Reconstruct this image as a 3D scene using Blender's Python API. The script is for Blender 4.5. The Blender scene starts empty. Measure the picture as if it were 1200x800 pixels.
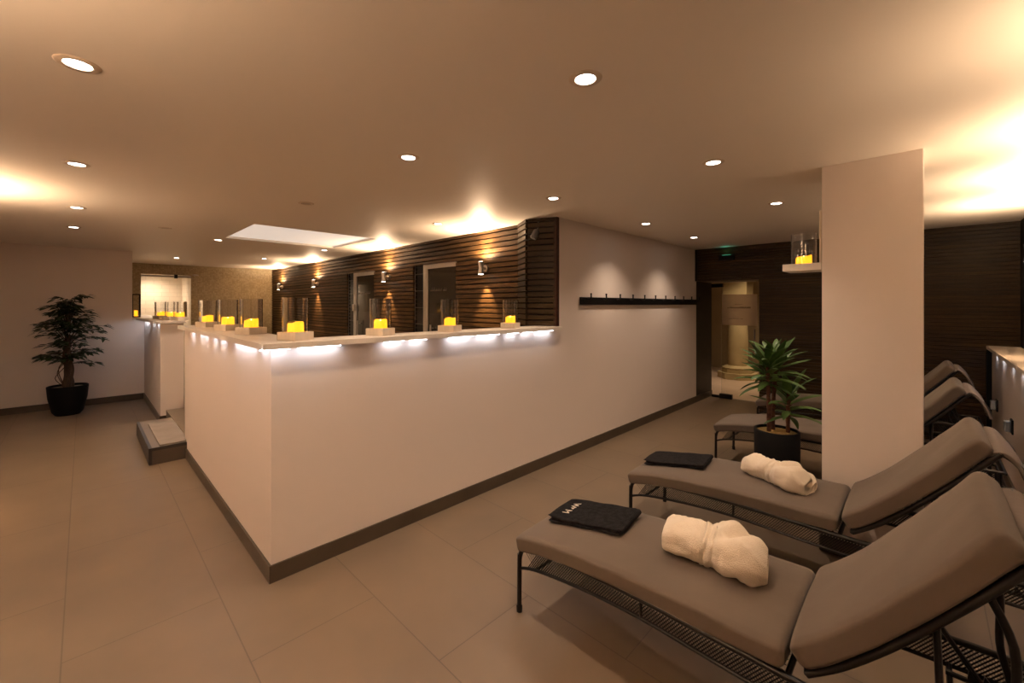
import bpy, bmesh, math, random
from mathutils import Vector, Matrix, noise
random.seed(7)
PI = math.pi
C = bpy.context.scene.collection
S = bpy.context.scene

# ------------------------------------------------------------------ camera, world, exposure
H = 2.5
cam = bpy.data.cameras.new('camera'); co = bpy.data.objects.new('camera', cam); C.objects.link(co)
cam.sensor_width = 36; cam.lens = 493/1200*36; cam.shift_y = -43/1200
cam.clip_start = 0.05
co.location = (0, 0, 1.6)
co.rotation_euler = (PI/2, 0, math.atan(484/493) - PI/2)
S.camera = co
w = bpy.data.worlds.new('world'); S.world = w; w.use_nodes = True
w.node_tree.nodes['Background'].inputs[0].default_value = (1, .8, .6, 1)
w.node_tree.nodes['Background'].inputs[1].default_value = 0.0
S.view_settings.view_transform = 'Standard'; S.view_settings.look = 'None'
S.view_settings.gamma = 1; S.view_settings.use_curve_mapping = False
S.view_settings.exposure = 1.17
P_DOWN = 22.0       # downlight watts
P_UP = 44.0; P_DN = 60.0          # wall lamps
WARM = (1.0, .77, .57); WARM2 = (1.0, .70, .44); BEAM = (1.0, .62, .32); COOL = (.80, .87, 1.0)

# ------------------------------------------------------------------ materials
def mat(name, col, rough=.5, metal=0, spec=.5, bump=None, coat=0, emit=None, es=0, trans=0, ior=1.45, sheen=0, alpha=1):
    m = bpy.data.materials.new(name); m.use_nodes = True
    nt = m.node_tree; b = nt.nodes['Principled BSDF']
    b.inputs['Base Color'].default_value = (*col, 1)
    b.inputs['Roughness'].default_value = rough; b.inputs['Metallic'].default_value = metal
    b.inputs['Specular IOR Level'].default_value = spec
    b.inputs['Coat Weight'].default_value = coat
    b.inputs['Sheen Weight'].default_value = sheen
    b.inputs['Transmission Weight'].default_value = trans; b.inputs['IOR'].default_value = ior
    b.inputs['Alpha'].default_value = alpha
    if emit: b.inputs['Emission Color'].default_value = (*emit, 1); b.inputs['Emission Strength'].default_value = es
    if bump:
        sc, st, det = bump
        tc = nt.nodes.new('ShaderNodeTexCoord'); n = nt.nodes.new('ShaderNodeTexNoise')
        n.inputs['Scale'].default_value = sc; n.inputs['Detail'].default_value = det
        bp = nt.nodes.new('ShaderNodeBump'); bp.inputs['Strength'].default_value = st; bp.inputs['Distance'].default_value = .01
        nt.links.new(tc.outputs['Object'], n.inputs['Vector']); nt.links.new(n.outputs['Fac'], bp.inputs['Height'])
        nt.links.new(bp.outputs['Normal'], b.inputs['Normal'])
    return m
def vary(m, c1, c2, scale=3, detail=4, stretch=(1, 1, 1), p0=.3, p1=.7):
    nt = m.node_tree; b = nt.nodes['Principled BSDF']
    tc = nt.nodes.new('ShaderNodeTexCoord'); mp = nt.nodes.new('ShaderNodeMapping'); mp.inputs['Scale'].default_value = stretch
    n = nt.nodes.new('ShaderNodeTexNoise'); n.inputs['Scale'].default_value = scale; n.inputs['Detail'].default_value = detail
    r = nt.nodes.new('ShaderNodeValToRGB'); r.color_ramp.elements[0].position = p0; r.color_ramp.elements[1].position = p1
    r.color_ramp.elements[0].color = (*c1, 1); r.color_ramp.elements[1].color = (*c2, 1)
    nt.links.new(tc.outputs['Object'], mp.inputs[0]); nt.links.new(mp.outputs[0], n.inputs['Vector'])
    nt.links.new(n.outputs['Fac'], r.inputs[0]); nt.links.new(r.outputs[0], b.inputs['Base Color'])
    return m

M = {}
M['wall'] = mat('white_plaster', (.77, .675, .615), .55, bump=(60, .05, 3))
M['ceiling'] = mat('ceiling_paint', (.80, .72, .63), .5, bump=(30, .03, 3))
M['cap'] = mat('ledge_paint', (.76, .68, .60), .4, bump=(20, .03, 2))
M['skirt'] = vary(mat('skirting_tile', (.09, .065, .045), .35), (.062, .045, .03), (.09, .066, .045), 4)
M['steel'] = mat('satin_steel', (.62, .58, .54), .3, 1)
M['white_metal'] = mat('white_metal', (.40, .36, .31), .45)
M['black_metal'] = mat('black_metal', (.008, .007, .007), .35, 0, .4)
M['black_paint'] = mat('black_paint', (.004, .0035, .0035), .5, 0, .25)
M['pot_black'] = mat('black_pot', (.004, .004, .0045), .6, 0, .2)
M['cushion'] = vary(mat('taupe_fabric', (.17, .13, .10), .85, sheen=.15, bump=(14, .12, 4)), (.104, .075, .055), (.120, .088, .065), 2.5)
M['flap'] = mat('taupe_fabric_back', (.17, .14, .125), .9, bump=(40, .3, 4))
M['towel'] = vary(mat('charcoal_towel', (.02, .018, .02), .95, 0, .1, sheen=.0, bump=(260, .8, 3)), (.011, .010, .011), (.026, .024, .025), 40)
M['robe'] = mat('cream_terry', (.80, .68, .54), .95, sheen=.3, bump=(230, .55, 3))
M['gold'] = mat('pale_print', (.75, .66, .52), .5)
M['glass'] = mat('clear_glass', (.97, .97, .97), .0, trans=1, ior=1.47)
M['candle'] = mat('glowing_wax', (.9, .55, .08), .5, emit=(1, .37, .010), es=.9)
M['flame'] = mat('candle_flame', (1, .8, .3), .5, emit=(1, .75, .22), es=5)
M['lantern_base'] = vary(mat('pale_wood', (.62, .50, .38), .6), (.66, .55, .42), (.78, .66, .52), 6, 5, (1, 8, 1))
M['lens'] = mat('lamp_lens', (1, 1, 1), .4, emit=(1, .93, .84), es=9)
M['lens_off'] = mat('unlit_lens', (.35, .27, .2), .35)
M['trim_ring'] = mat('downlight_ring', (.62, .50, .39), .35)
M['led'] = mat('led_strip_light', (1, 1, 1), .5, emit=COOL, es=8.5)
M['lampglow'] = mat('wall_lamp_lens', (1, 1, 1), .5, emit=(1, .9, .75), es=12)
M['skypanel'] = mat('light_panel', (.8, .8, .8), .5, emit=(1, .86, .74), es=.25)
M['leaf'] = vary(mat('ficus_leaf', (.02, .035, .012), .35), (.014, .026, .008), (.035, .062, .02), 5)
M['leaf2'] = vary(mat('dracaena_leaf', (.05, .10, .02), .5), (.035, .085, .016), (.085, .16, .035), 7, 4)
M['bark'] = vary(mat('bark', (.06, .035, .02), .8, bump=(60, .8, 4)), (.04, .022, .014), (.10, .06, .035), 20, 5, (1, 1, .2))
M['cane'] = vary(mat('cane_bark', (.09, .03, .014), .6, bump=(70, .8, 3)), (.07, .02, .012), (.15, .055, .025), 25, 4, (1, 1, 3))
M['gravel'] = vary(mat('ochre_gravel', (.3, .2, .06), .8, bump=(150, 1, 4)), (.22, .13, .035), (.48, .34, .11), 70)
M['pebble'] = vary(mat('beige_topping', (.3, .24, .16), .8, bump=(90, 1, 4)), (.2, .15, .1), (.36, .29, .2), 60)
M['stone'] = vary(mat('cream_stone', (.55, .45, .26), .6), (.50, .40, .22), (.62, .52, .31), 2)
M['sign'] = mat('sign_film', (.9, .78, .72), .7, trans=.75, ior=1.1)
M['sign_print'] = mat('sign_print', (.33, .25, .21), .6)
M['tint_glass'] = mat('door_glass', (.88, .86, .8), .02, trans=1, ior=1.1)
M['dark_glass'] = mat('smoked_door_glass', (.035, .028, .02), .06, spec=.8)
M['etch'] = mat('etched_lettering', (.13, .10, .08), .6)
M['black_tile'] = mat('black_tile', (.006, .006, .007), .25)
M['grout'] = mat('pale_grout', (.12, .10, .09), .8)
M['socket'] = mat('grey_socket', (.42, .45, .48), .35, .5)
M['mat_grey'] = vary(mat('grey_tray', (.25, .21, .18), .7), (.23, .19, .16), (.28, .235, .20), 8)
M['dark_edge'] = mat('dark_nosing', (.035, .03, .028), .4)
M['beyond_wall'] = mat('beyond_plaster', (.50, .42, .28), .6, bump=(10, .1, 3))
M['green'] = mat('green_indicator', (.1, .6, .4), .5, emit=(.1, 1, .55), es=.25)
M['grey_plastic'] = mat('grey_plastic', (.12, .115, .115), .4)
M['shower_wall'] = None

def brick(name, c1, c2, mortar, bw, rh, ms, rough, axes='xy', offset=.5, swap=False, scale=1, loc=(0, 0, 0), bump=.2, coat=0, bias=0):
    m = bpy.data.materials.new(name); m.use_nodes = True; nt = m.node_tree; b = nt.nodes['Principled BSDF']
    tc = nt.nodes.new('ShaderNodeTexCoord'); sp = nt.nodes.new('ShaderNodeSeparateXYZ'); cb = nt.nodes.new('ShaderNodeCombineXYZ')
    nt.links.new(tc.outputs['Object'], sp.inputs[0])
    nt.links.new(sp.outputs['XYZ'.index(axes[0].upper())], cb.inputs[0]); nt.links.new(sp.outputs['XYZ'.index(axes[1].upper())], cb.inputs[1])
    mp = nt.nodes.new('ShaderNodeMapping'); mp.inputs['Location'].default_value = loc
    nt.links.new(cb.outputs[0], mp.inputs[0])
    t = nt.nodes.new('ShaderNodeTexBrick'); t.offset = offset; t.inputs['Scale'].default_value = scale
    t.inputs['Color1'].default_value = (*c1, 1); t.inputs['Color2'].default_value = (*c2, 1); t.inputs['Mortar'].default_value = (*mortar, 1)
    t.inputs['Mortar Size'].default_value = ms; t.inputs['Brick Width'].default_value = bw; t.inputs['Row Height'].default_value = rh
    t.inputs['Mortar Smooth'].default_value = .1; t.inputs['Bias'].default_value = bias
    nt.links.new(mp.outputs[0], t.inputs['Vector'])
    n = nt.nodes.new('ShaderNodeTexNoise'); n.inputs['Scale'].default_value = 2.2; n.inputs['Detail'].default_value = 6
    nt.links.new(tc.outputs['Object'], n.inputs['Vector'])
    mx = nt.nodes.new('ShaderNodeMix'); mx.data_type = 'RGBA'; mx.blend_type = 'MULTIPLY'; mx.inputs[0].default_value = 1
    r = nt.nodes.new('ShaderNodeValToRGB'); r.color_ramp.elements[0].position = .25; r.color_ramp.elements[1].position = .75
    r.color_ramp.elements[0].color = (.88, .88, .88, 1); r.color_ramp.elements[1].color = (1.08, 1.07, 1.05, 1)
    nt.links.new(n.outputs['Fac'], r.inputs[0]); nt.links.new(t.outputs['Color'], mx.inputs[6]); nt.links.new(r.outputs[0], mx.inputs[7])
    nt.links.new(mx.outputs[2], b.inputs['Base Color'])
    b.inputs['Roughness'].default_value = rough; b.inputs['Coat Weight'].default_value = coat
    bp = nt.nodes.new('ShaderNodeBump'); bp.inputs['Strength'].default_value = bump; bp.inputs['Distance'].default_value = .003; bp.invert = True
    nt.links.new(t.outputs['Fac'], bp.inputs['Height']); nt.links.new(bp.outputs[0], b.inputs['Normal'])
    return m
M['floor'] = brick('floor_tiles', (.178, .127, .082), (.186, .133, .087), (.118, .084, .055), 1.19, .595, .003, .42, 'yx', .5, loc=(-.965, .07, 0), bump=.4)
M['mosaic'] = brick('bronze_mosaic', (.36, .28, .15), (.52, .42, .26), (.34, .27, .17), .03, .03, .002, .3, 'xz', 0, bump=.3)
M['mosaic_y'] = brick('bronze_mosaic_side', (.36, .28, .15), (.52, .42, .26), (.34, .27, .17), .03, .03, .002, .3, 'yz', 0, bump=.3)
M['shower_wall'] = brick('white_glazed_tile', (.74, .66, .55), (.76, .69, .58), (.62, .54, .44), .3, .1, .004, .25, 'xz', .5, bump=.2)
M['pool_floor'] = brick('enclosure_tile', (.26, .20, .14), (.28, .21, .15), (.12, .09, .06), .6, .6, .004, .3, 'xy', 0)
M['step_tile'] = brick('step_tile', (.19, .145, .10), (.20, .15, .105), (.10, .075, .055), .6, .6, .003, .35, 'xy', 0)
M['beyond_floor'] = brick('pink_stone_floor', (.62, .48, .38), (.66, .51, .41), (.45, .34, .27), .6, .6, .004, .35, 'xy', 0)

def wood(name, c1, c2, rough=.42, pitch=.05):
    m = bpy.data.materials.new(name); m.use_nodes = True; nt = m.node_tree; b = nt.nodes['Principled BSDF']
    tc = nt.nodes.new('ShaderNodeTexCoord')
    mp = nt.nodes.new('ShaderNodeMapping'); mp.inputs['Scale'].default_value = (1.2, 1.2, 22)
    n = nt.nodes.new('ShaderNodeTexNoise'); n.inputs['Scale'].default_value = 3; n.inputs['Detail'].default_value = 6; n.inputs['Roughness'].default_value = .65
    nt.links.new(tc.outputs['Object'], mp.inputs[0]); nt.links.new(mp.outputs[0], n.inputs['Vector'])
    r = nt.nodes.new('ShaderNodeValToRGB'); r.color_ramp.elements[0].position = .3; r.color_ramp.elements[1].position = .72
    r.color_ramp.elements[0].color = (*c1, 1); r.color_ramp.elements[1].color = (*c2, 1)
    nt.links.new(n.outputs['Fac'], r.inputs[0])
    sp = nt.nodes.new('ShaderNodeSeparateXYZ'); nt.links.new(tc.outputs['Object'], sp.inputs[0])
    dv = nt.nodes.new('ShaderNodeMath'); dv.operation = 'DIVIDE'; dv.inputs[1].default_value = pitch; nt.links.new(sp.outputs[2], dv.inputs[0])
    fl = nt.nodes.new('ShaderNodeMath'); fl.operation = 'FLOOR'; nt.links.new(dv.outputs[0], fl.inputs[0])
    wn = nt.nodes.new('ShaderNodeTexWhiteNoise'); wn.noise_dimensions = '1D'; nt.links.new(fl.outputs[0], wn.inputs['W'])
    mr = nt.nodes.new('ShaderNodeMapRange'); mr.inputs['To Min'].default_value = .6; mr.inputs['To Max'].default_value = 1.35; nt.links.new(wn.outputs['Value'], mr.inputs[0])
    mx = nt.nodes.new('ShaderNodeVectorMath'); mx.operation = 'SCALE'; nt.links.new(r.outputs[0], mx.inputs[0]); nt.links.new(mr.outputs[0], mx.inputs['Scale'])
    nt.links.new(mx.outputs[0], b.inputs['Base Color']); b.inputs['Roughness'].default_value = rough; b.inputs['Specular IOR Level'].default_value = .22
    bp = nt.nodes.new('ShaderNodeBump'); bp.inputs['Strength'].default_value = .25; bp.inputs['Distance'].default_value = .003
    nt.links.new(n.outputs['Fac'], bp.inputs['Height']); nt.links.new(bp.outputs[0], b.inputs['Normal'])
    return m
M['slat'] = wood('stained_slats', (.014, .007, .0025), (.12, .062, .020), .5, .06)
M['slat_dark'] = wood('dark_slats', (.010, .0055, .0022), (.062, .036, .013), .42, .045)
M['wood_dark'] = wood('dark_board', (.009, .006, .0045), (.019, .012, .009), .42, 5)
M['wood_red'] = wood('red_brown_board', (.03, .010, .006), (.05, .018, .010), .4, 5)
M['void'] = mat('slat_backing', (.004, .003, .002), .9)
M['soffit'] = mat('brown_soffit', (.17, .115, .08), .5)

# ------------------------------------------------------------------ mesh builder
class MB:
    def __init__(s): s.v = []; s.f = []; s.mi = []
    def add(s, vs, fs, mi=0):
        o = len(s.v); s.v += [tuple(p) for p in vs]; s.f += [tuple(i+o for i in f) for f in fs]; s.mi += [mi]*len(fs); return s
    def box(s, x0, x1, y0, y1, z0, z1, mi=0):
        vs = [(x, y, z) for z in (z0, z1) for y in (y0, y1) for x in (x0, x1)]
        return s.add(vs, [(0, 2, 3, 1), (4, 5, 7, 6), (0, 1, 5, 4), (2, 6, 7, 3), (0, 4, 6, 2), (1, 3, 7, 5)], mi)
    def bar(s, p, q, wv, tv, mi=0):          # rectangular bar p->q, half-width vectors
        p, q, wv, tv = map(Vector, (p, q, wv, tv))
        vs = [e + a*wv + b*tv for e in (p, q) for b in (-1, 1) for a in (-1, 1)]
        return s.add(vs, [(0, 2, 3, 1), (4, 5, 7, 6), (0, 1, 5, 4), (2, 6, 7, 3), (0, 4, 6, 2), (1, 3, 7, 5)], mi)
    def poly(s, pts, z0, z1, mi=0):
        n = len(pts); vs = [(x, y, z0) for x, y in pts] + [(x, y, z1) for x, y in pts]
        return s.add(vs, [tuple(range(n))[::-1], tuple(range(n, 2*n))] + [(i, (i+1) % n, n+(i+1) % n, n+i) for i in range(n)], mi)
    def tube(s, pts, r, seg=10, cap=True, mi=0, up=None):
        pts = [Vector(p) for p in pts]; n = len(pts); vs = []; fs = []
        T = [(pts[min(i+1, n-1)] - pts[max(i-1, 0)]).normalized() for i in range(n)]
        u = T[0].orthogonal().normalized() if up is None else Vector(up)
        for i in range(n):
            u = (u - T[i]*u.dot(T[i])).normalized(); b = T[i].cross(u)
            rr = r[i] if isinstance(r, (list, tuple)) else r
            for k in range(seg):
                a = 2*PI*k/seg; vs.append(pts[i] + (u*math.cos(a) + b*math.sin(a))*rr)
        for i in range(n-1):
            for k in range(seg):
                k2 = (k+1) % seg; fs.append((i*seg+k, i*seg+k2, (i+1)*seg+k2, (i+1)*seg+k))
        if cap: fs.append(tuple(range(seg))[::-1]); fs.append(tuple((n-1)*seg+k for k in range(seg)))
        return s.add(vs, fs, mi)
    def lathe(s, prof, seg=32, c=(0, 0, 0), sx=1, sy=1, mi=0, close=False):
        vs = []; fs = []; n = len(prof)
        for r, z in prof:
            for k in range(seg):
                a = 2*PI*k/seg; vs.append((c[0]+r*sx*math.cos(a), c[1]+r*sy*math.sin(a), c[2]+z))
        for i in range(n - (0 if close else 1)):
            j = (i+1) % n
            for k in range(seg):
                k2 = (k+1) % seg; fs.append((i*seg+k, i*seg+k2, j*seg+k2, j*seg+k))
        if not close:
            if prof[0][0] > 1e-6: fs.append(tuple(range(seg))[::-1])
            if prof[-1][0] > 1e-6: fs.append(tuple((n-1)*seg+k for k in range(seg)))
        return s.add(vs, fs, mi)
    def grid(s, G, closed_v=False, mi=0, caps=False):
        nu = len(G); nv = len(G[0]); vs = [p for row in G for p in row]; fs = []
        for i in range(nu-1):
            for j in range(nv if closed_v else nv-1):
                j2 = (j+1) % nv; fs.append((i*nv+j, i*nv+j2, (i+1)*nv+j2, (i+1)*nv+j))
        if caps: fs.append(tuple(range(nv))[::-1]); fs.append(tuple((nu-1)*nv+k for k in range(nv)))
        return s.add(vs, fs, mi)
    def build(s, name, m, parent=None, loc=None, smooth=False, bevel=0, sub=0, kind=None, angle=None):
        me = bpy.data.meshes.new(name); me.from_pydata(s.v, [], s.f)
        ms = m if isinstance(m, (list, tuple)) else [m]
        for x in ms: me.materials.append(x)
        for p, i in zip(me.polygons, s.mi): p.material_index = i
        bm = bmesh.new(); bm.from_mesh(me); bmesh.ops.remove_doubles(bm, verts=bm.verts, dist=1e-5)
        bmesh.ops.recalc_face_normals(bm, faces=bm.faces)
        if smooth:
            for f in bm.faces: f.smooth = True
            lim = math.radians(angle or 45)
            for e in bm.edges:
                if len(e.link_faces) == 2 and e.calc_face_angle(0) > lim: e.smooth = False
        bm.to_mesh(me); bm.free()
        o = bpy.data.objects.new(name, me); C.objects.link(o)
        if parent: o.parent = parent
        if loc: o.location = loc
        if bevel:
            b = o.modifiers.new('bevel', 'BEVEL'); b.width = bevel; b.segments = 2; b.limit_method = 'ANGLE'
        if sub:
            d = o.modifiers.new('sub', 'SUBSURF'); d.levels = sub; d.render_levels = sub
        if kind: o['kind'] = kind
        return o
def struct(name, mb, m, **k):
    return mb.build(name, m, kind='structure', **k)
def tag(o, label, cat, group=None, kind=None):
    o['label'] = label; o['category'] = cat
    if group: o['group'] = group
    if kind: o['kind'] = kind
    return o
def thing(name, label, cat, loc=(0, 0, 0), rz=0, group=None):
    o = bpy.data.objects.new(name, None); C.objects.link(o); o.location = loc; o.rotation_euler = (0, 0, rz)
    o.empty_display_size = .1
    return tag(o, label, cat, group)
def dup(root, loc, rz, label, cat=None, group=None, skip=()):
    r = root.copy(); C.objects.link(r); r.location = loc; r.rotation_euler = (0, 0, rz); r['label'] = label
    if group: r['group'] = group
    for ch in list(root.children):
        if ch.name.split('.')[0] in skip: continue
        c = ch.copy(); C.objects.link(c); c.parent = r
        for g in list(ch.children):
            d = g.copy(); C.objects.link(d); d.parent = c
    return r
def smoothpts(P, n=6):
    P = [Vector(p) for p in P]; out = []
    for i in range(len(P)-1):
        p0 = P[max(i-1, 0)]; p1 = P[i]; p2 = P[i+1]; p3 = P[min(i+2, len(P)-1)]
        for k in range(n):
            t = k/n
            out.append(.5*((2*p1) + (p2-p0)*t + (2*p0-5*p1+4*p2-p3)*t*t + (3*p1-p0-3*p2+p3)*t**3))
    out.append(P[-1]); return out
def text_mesh(name, s, size, depth, m, parent, loc, rot):
    cu = bpy.data.curves.new('t', 'FONT'); cu.body = s; cu.size = size; cu.extrude = depth; cu.align_x = 'CENTER'; cu.align_y = 'CENTER'
    t = bpy.data.objects.new('t', cu); C.objects.link(t)
    dg = bpy.context.evaluated_depsgraph_get(); me = bpy.data.meshes.new_from_object(t.evaluated_get(dg))
    bpy.data.objects.remove(t); me.materials.clear(); me.materials.append(m)
    o = bpy.data.objects.new(name, me); C.objects.link(o); o.parent = parent; o.location = loc; o.rotation_euler = rot
    return o
def spot(parent, loc, rot, power, col, ang, blend=1, size=.03, name='lamp_light'):
    l = bpy.data.lights.new(name, 'SPOT'); l.energy = power; l.color = col; l.spot_size = math.radians(ang); l.spot_blend = blend; l.shadow_soft_size = size
    o = bpy.data.objects.new(name, l); C.objects.link(o); o.parent = parent; o.location = loc; o.rotation_euler = rot
    return o

# ------------------------------------------------------------------ the shell
X0 = -1.0; YR = -.73; XW = 7.05; YP = 9.51; YM = 12.1
XF = .757; YF = 2.69; XS = 3.43
struct('floor', MB().box(X0-.1, 7.77, YR-.1, 12.2, -.1, 0), M['floor'])
# ceiling, with the hole of the light well
sx0, sx1, sy0, sy1 = 1.335, 2.80, 5.34, 6.72
c = MB()
for a in ((X0-.1, sx0, YR-.1, 12.2), (sx1, 7.9, YR-.1, 12.2), (sx0, sx1, YR-.1, sy0), (sx0, sx1, sy1, 12.2)): c.box(*a, H, H+.1)
struct('ceiling', c, M['ceiling'])
sk = MB()
for a in ((sx0-.02, sx0, sy0-.02, sy1+.02), (sx1, sx1+.02, sy0-.02, sy1+.02), (sx0, sx1, sy0-.02, sy0), (sx0, sx1, sy1, sy1+.02)): sk.box(*a, H+.1, H+.11)
sk.box(sx0, sx1, sy0, sy1, H+.03, H+.05, 1)
win = struct('window_1', sk, [M['cap'], M['skypanel']])
struct('wall_left', MB().box(X0-.1, X0, YR-.1, YP+.1, 0, H), M['wall'])
struct('wall_back', MB().box(X0, .575, YP, YP+.12, 0, H), M['wall'])
struct('wall_back_side', MB().box(.455, .575, YP+.12, YM, 0, H), M['mosaic_y'])
struct('wall_right', MB().box(X0, XW+.05, YR-.1, YR, 0, H), M['wood_dark'])
# long plaster wall
struct('wall_centre', MB().box(XS, XW+.02, YF, YF+.15, 0, H), M['wall'])
# parapets (low white walls round the raised pool area)
struct('wall_parapet_front', MB().box(XF, XS, YF, YF+.22, 0, 1.345), M['wall'])
struct('wall_parapet_left', MB().box(XF, XF+.22, YF+.22, 5.635, 0, 1.345), M['wall'])
struct('wall_parapet_far', MB().box(XF-.03, XF+.22, 7.36, YP, 0, 1.345), M['wall'])
struct('wall_parapet_end', MB().box(.575, XF+.22, YP, YM, 0, 1.345), M['wall'])
# raised floor inside
struct('floor_raised', MB().box(XF+.22, XS, YF+.22, YM, 0, .17), M['pool_floor'])
struct('wall_step', MB().box(XF+.03, XF+.22, 5.635, 7.36, 0, .17).box(XF+.22, 1.35, 5.635, 7.36, .17, .34), M['step_tile'])
# skirtings
sk = MB().box(XF-.012, XF, YF-.012, 5.635, 0, .1).box(XF, 7.77, YF-.012, YF, 0, .1)
struct('baseboard_centre', sk, M['skirt'])
struct('baseboard_back', MB().box(X0+.012, XF-.042, YP-.012, YP, 0, .1), M['skirt'])
struct('baseboard_left', MB().box(X0, X0+.012, YR, YP, 0, .1), M['skirt'])
struct('baseboard_parapet', MB().box(XF-.042, XF-.03, 7.348, YP, 0, .1).box(XF-.03, XF+.22, 7.348, 7.36, 0, .1), M['skirt'])
# mosaic wall with lit alcove
ax0, ax1 = .87, 1.74; az = 2.27
m_ = MB().box(.455, ax0, YM, YM+.2, 0, H).box(ax1, XS+.1, YM, YM+.2, 0, H).box(ax0, ax1, YM, YM+.2, az, H)
struct('wall_mosaic', m_, M['mosaic'])
struct('wall_alcove', MB().box(ax0-.1, ax1+.1, 13.4, 13.5, 0, az+.1).box(ax0-.1, ax0, YM+.2, 13.4, 0, az+.1).box(ax1, ax1+.1, YM+.2, 13.4, 0, az+.1).box(ax0-.1, ax1+.1, YM+.2, 13.5, az+.1, az+.2).box(ax0, ax1, YM, 13.4, 0, .17), M['shower_wall'])
# slatted walls
def slats(mb, p0, p1, z0, z1, pitch=.06, gap=.016, t=.024):
    p0 = Vector((*p0, 0)); p1 = Vector((*p1, 0)); d = (p1-p0).normalized(); nrm = Vector((d.y, -d.x, 0))
    z = math.floor(z0/pitch)*pitch
    while z < z1-.01:
        a = max(z+gap/2, z0); b = min(z+pitch-gap/2, z1)
        if b > a+.005:
            mid = (a+b)/2
            mb.bar(p0 + nrm*t/2 + Vector((0, 0, mid)), p1 + nrm*t/2 + Vector((0, 0, mid)), nrm*t/2, Vector((0, 0, (b-a)/2)), 0)
        z += pitch
D1 = (4.40, 5.42); D2 = (6.62, 7.66); DZ = 2.175
sw = MB()
for a, b in ((YM, D2[1]), (D2[0], D1[1]), (D1[0], 3.24)): slats(sw, (XS+.02, a), (XS+.02, b), .17, DZ)
slats(sw, (XS+.02, YM), (XS+.02, 3.24), DZ, H)
for a, b in ((YM, D2[1]), (D2[0], D1[1]), (D1[0], 3.2)): sw.box(XS+.02, XS+.10, b, a, .17, DZ, 1)
sw.box(XS+.02, XS+.10, 3.2, YM, DZ, H, 1)
struct('wall_slatted', sw, [M['slat'], M['void']])
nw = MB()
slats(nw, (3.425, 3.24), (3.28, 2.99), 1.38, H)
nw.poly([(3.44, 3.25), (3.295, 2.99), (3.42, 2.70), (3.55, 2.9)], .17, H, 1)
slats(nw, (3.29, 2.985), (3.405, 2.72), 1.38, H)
struct('wall_slatted_corner', nw, [M['slat_dark'], M['void']])  # darker slat colour puts the unlit corner's shade into the wood
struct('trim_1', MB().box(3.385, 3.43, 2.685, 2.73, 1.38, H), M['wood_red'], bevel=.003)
# wood wall at the far right with the doorway
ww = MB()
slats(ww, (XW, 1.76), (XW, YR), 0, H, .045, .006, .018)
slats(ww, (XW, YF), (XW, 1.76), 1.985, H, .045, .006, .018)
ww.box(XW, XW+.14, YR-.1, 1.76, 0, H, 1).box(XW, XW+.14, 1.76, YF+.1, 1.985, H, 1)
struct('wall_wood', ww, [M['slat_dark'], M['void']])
struct('trim_2', MB().box(XW-.03, XW+.02, 2.655, 2.69, 1.985, H), M['wood_dark'])
struct('wall_passage', MB().box(XW+.02, 7.77, YF, YF+.1, .1, H), M['wood_dark'])
struct('wall_passage_right', MB().box(XW+.14, 7.77, 1.66, 1.76, 0, H), M['wood_dark'])
struct('trim_3', MB().box(XW+.0, 7.77, 1.76, YF, 1.985, 2.03), M['soffit'])
struct('trim_4', MB().box(XW+.02, XW+.05, 1.735, 1.765, 0, 1.985), M['wood_red'])
# low lit wall along the right
YL = -.525
struct('wall_low_right', MB().box(X0+.1, XW-.02, YR, YL, 0, 1.11), M['wall'])
struct('trim_5', MB().box(XW-.06, XW-.018, YL-.02, YL+.04, 0, 1.11), M['black_paint'])
struct('baseboard_right', MB().box(X0+.1, XW-.06, YL, YL+.012, 0, .1), M['skirt'])
# pillar
struct('wall_pillar', MB().box(3.385, 3.83, .005, .482, 0, H), M['wall'], bevel=.004)
struct('baseboard_pillar', MB().box(3.373, 3.842, -.007, .494, 0, .1), M['skirt'])

# ------------------------------------------------------------------ the room beyond the doorway
struct('floor_beyond', MB().box(7.77, 14, -.5, 7, -.1, 0), M['beyond_floor'])
struct('ceiling_beyond', MB().box(7.77, 14, -.5, 7, 2.6, 2.7), M['beyond_wall'])
struct('wall_beyond', MB().box(11.4, 11.5, -.5, 7, 0, 2.6).box(7.77, 11.4, -.6, -.5, 0, 2.6).box(7.77, 11.4, 6.6, 6.7, 0, 2.6).box(7.72, 7.77, YF+.1, 6.7, 0, 2.6).box(7.72, 7.77, -.5, 1.66, 0, 2.6).box(7.72, 7.77, 1.66, YF+.1, 2.03, 2.6), M['beyond_wall'])
col = thing('stone_column', 'cream stone column on a stepped base beyond the doorway', 'column', (10.05, 2.93, 0))
MB().lathe([(.19, .28), (.205, .5), (.20, .9), (.175, 1.45), (.165, 1.50)], 32).build('shaft', M['stone'], col, smooth=True)
MB().poly([(.4*math.cos(a), .4*math.sin(a)) for a in [PI/8+k*PI/4 for k in range(8)]], 0, .13).poly([(.33*math.cos(a), .33*math.sin(a)) for a in [PI/8+k*PI/4 for k in range(8)]], .13, .2).lathe([(.3, .2), (.31, .235), (.26, .26), (.22, .28)], 32).build('base', M['stone'], col, smooth=True, angle=30)
MB().lathe([(.165, 1.50), (.2, 1.51), (.2, 1.53), (.17, 1.54), (.23, 1.60)], 32).lathe([(.06, -.16), (.06, .16)], 16, (0, 0, 0)).build('capital', M['stone'], col, smooth=True, angle=30)
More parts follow.
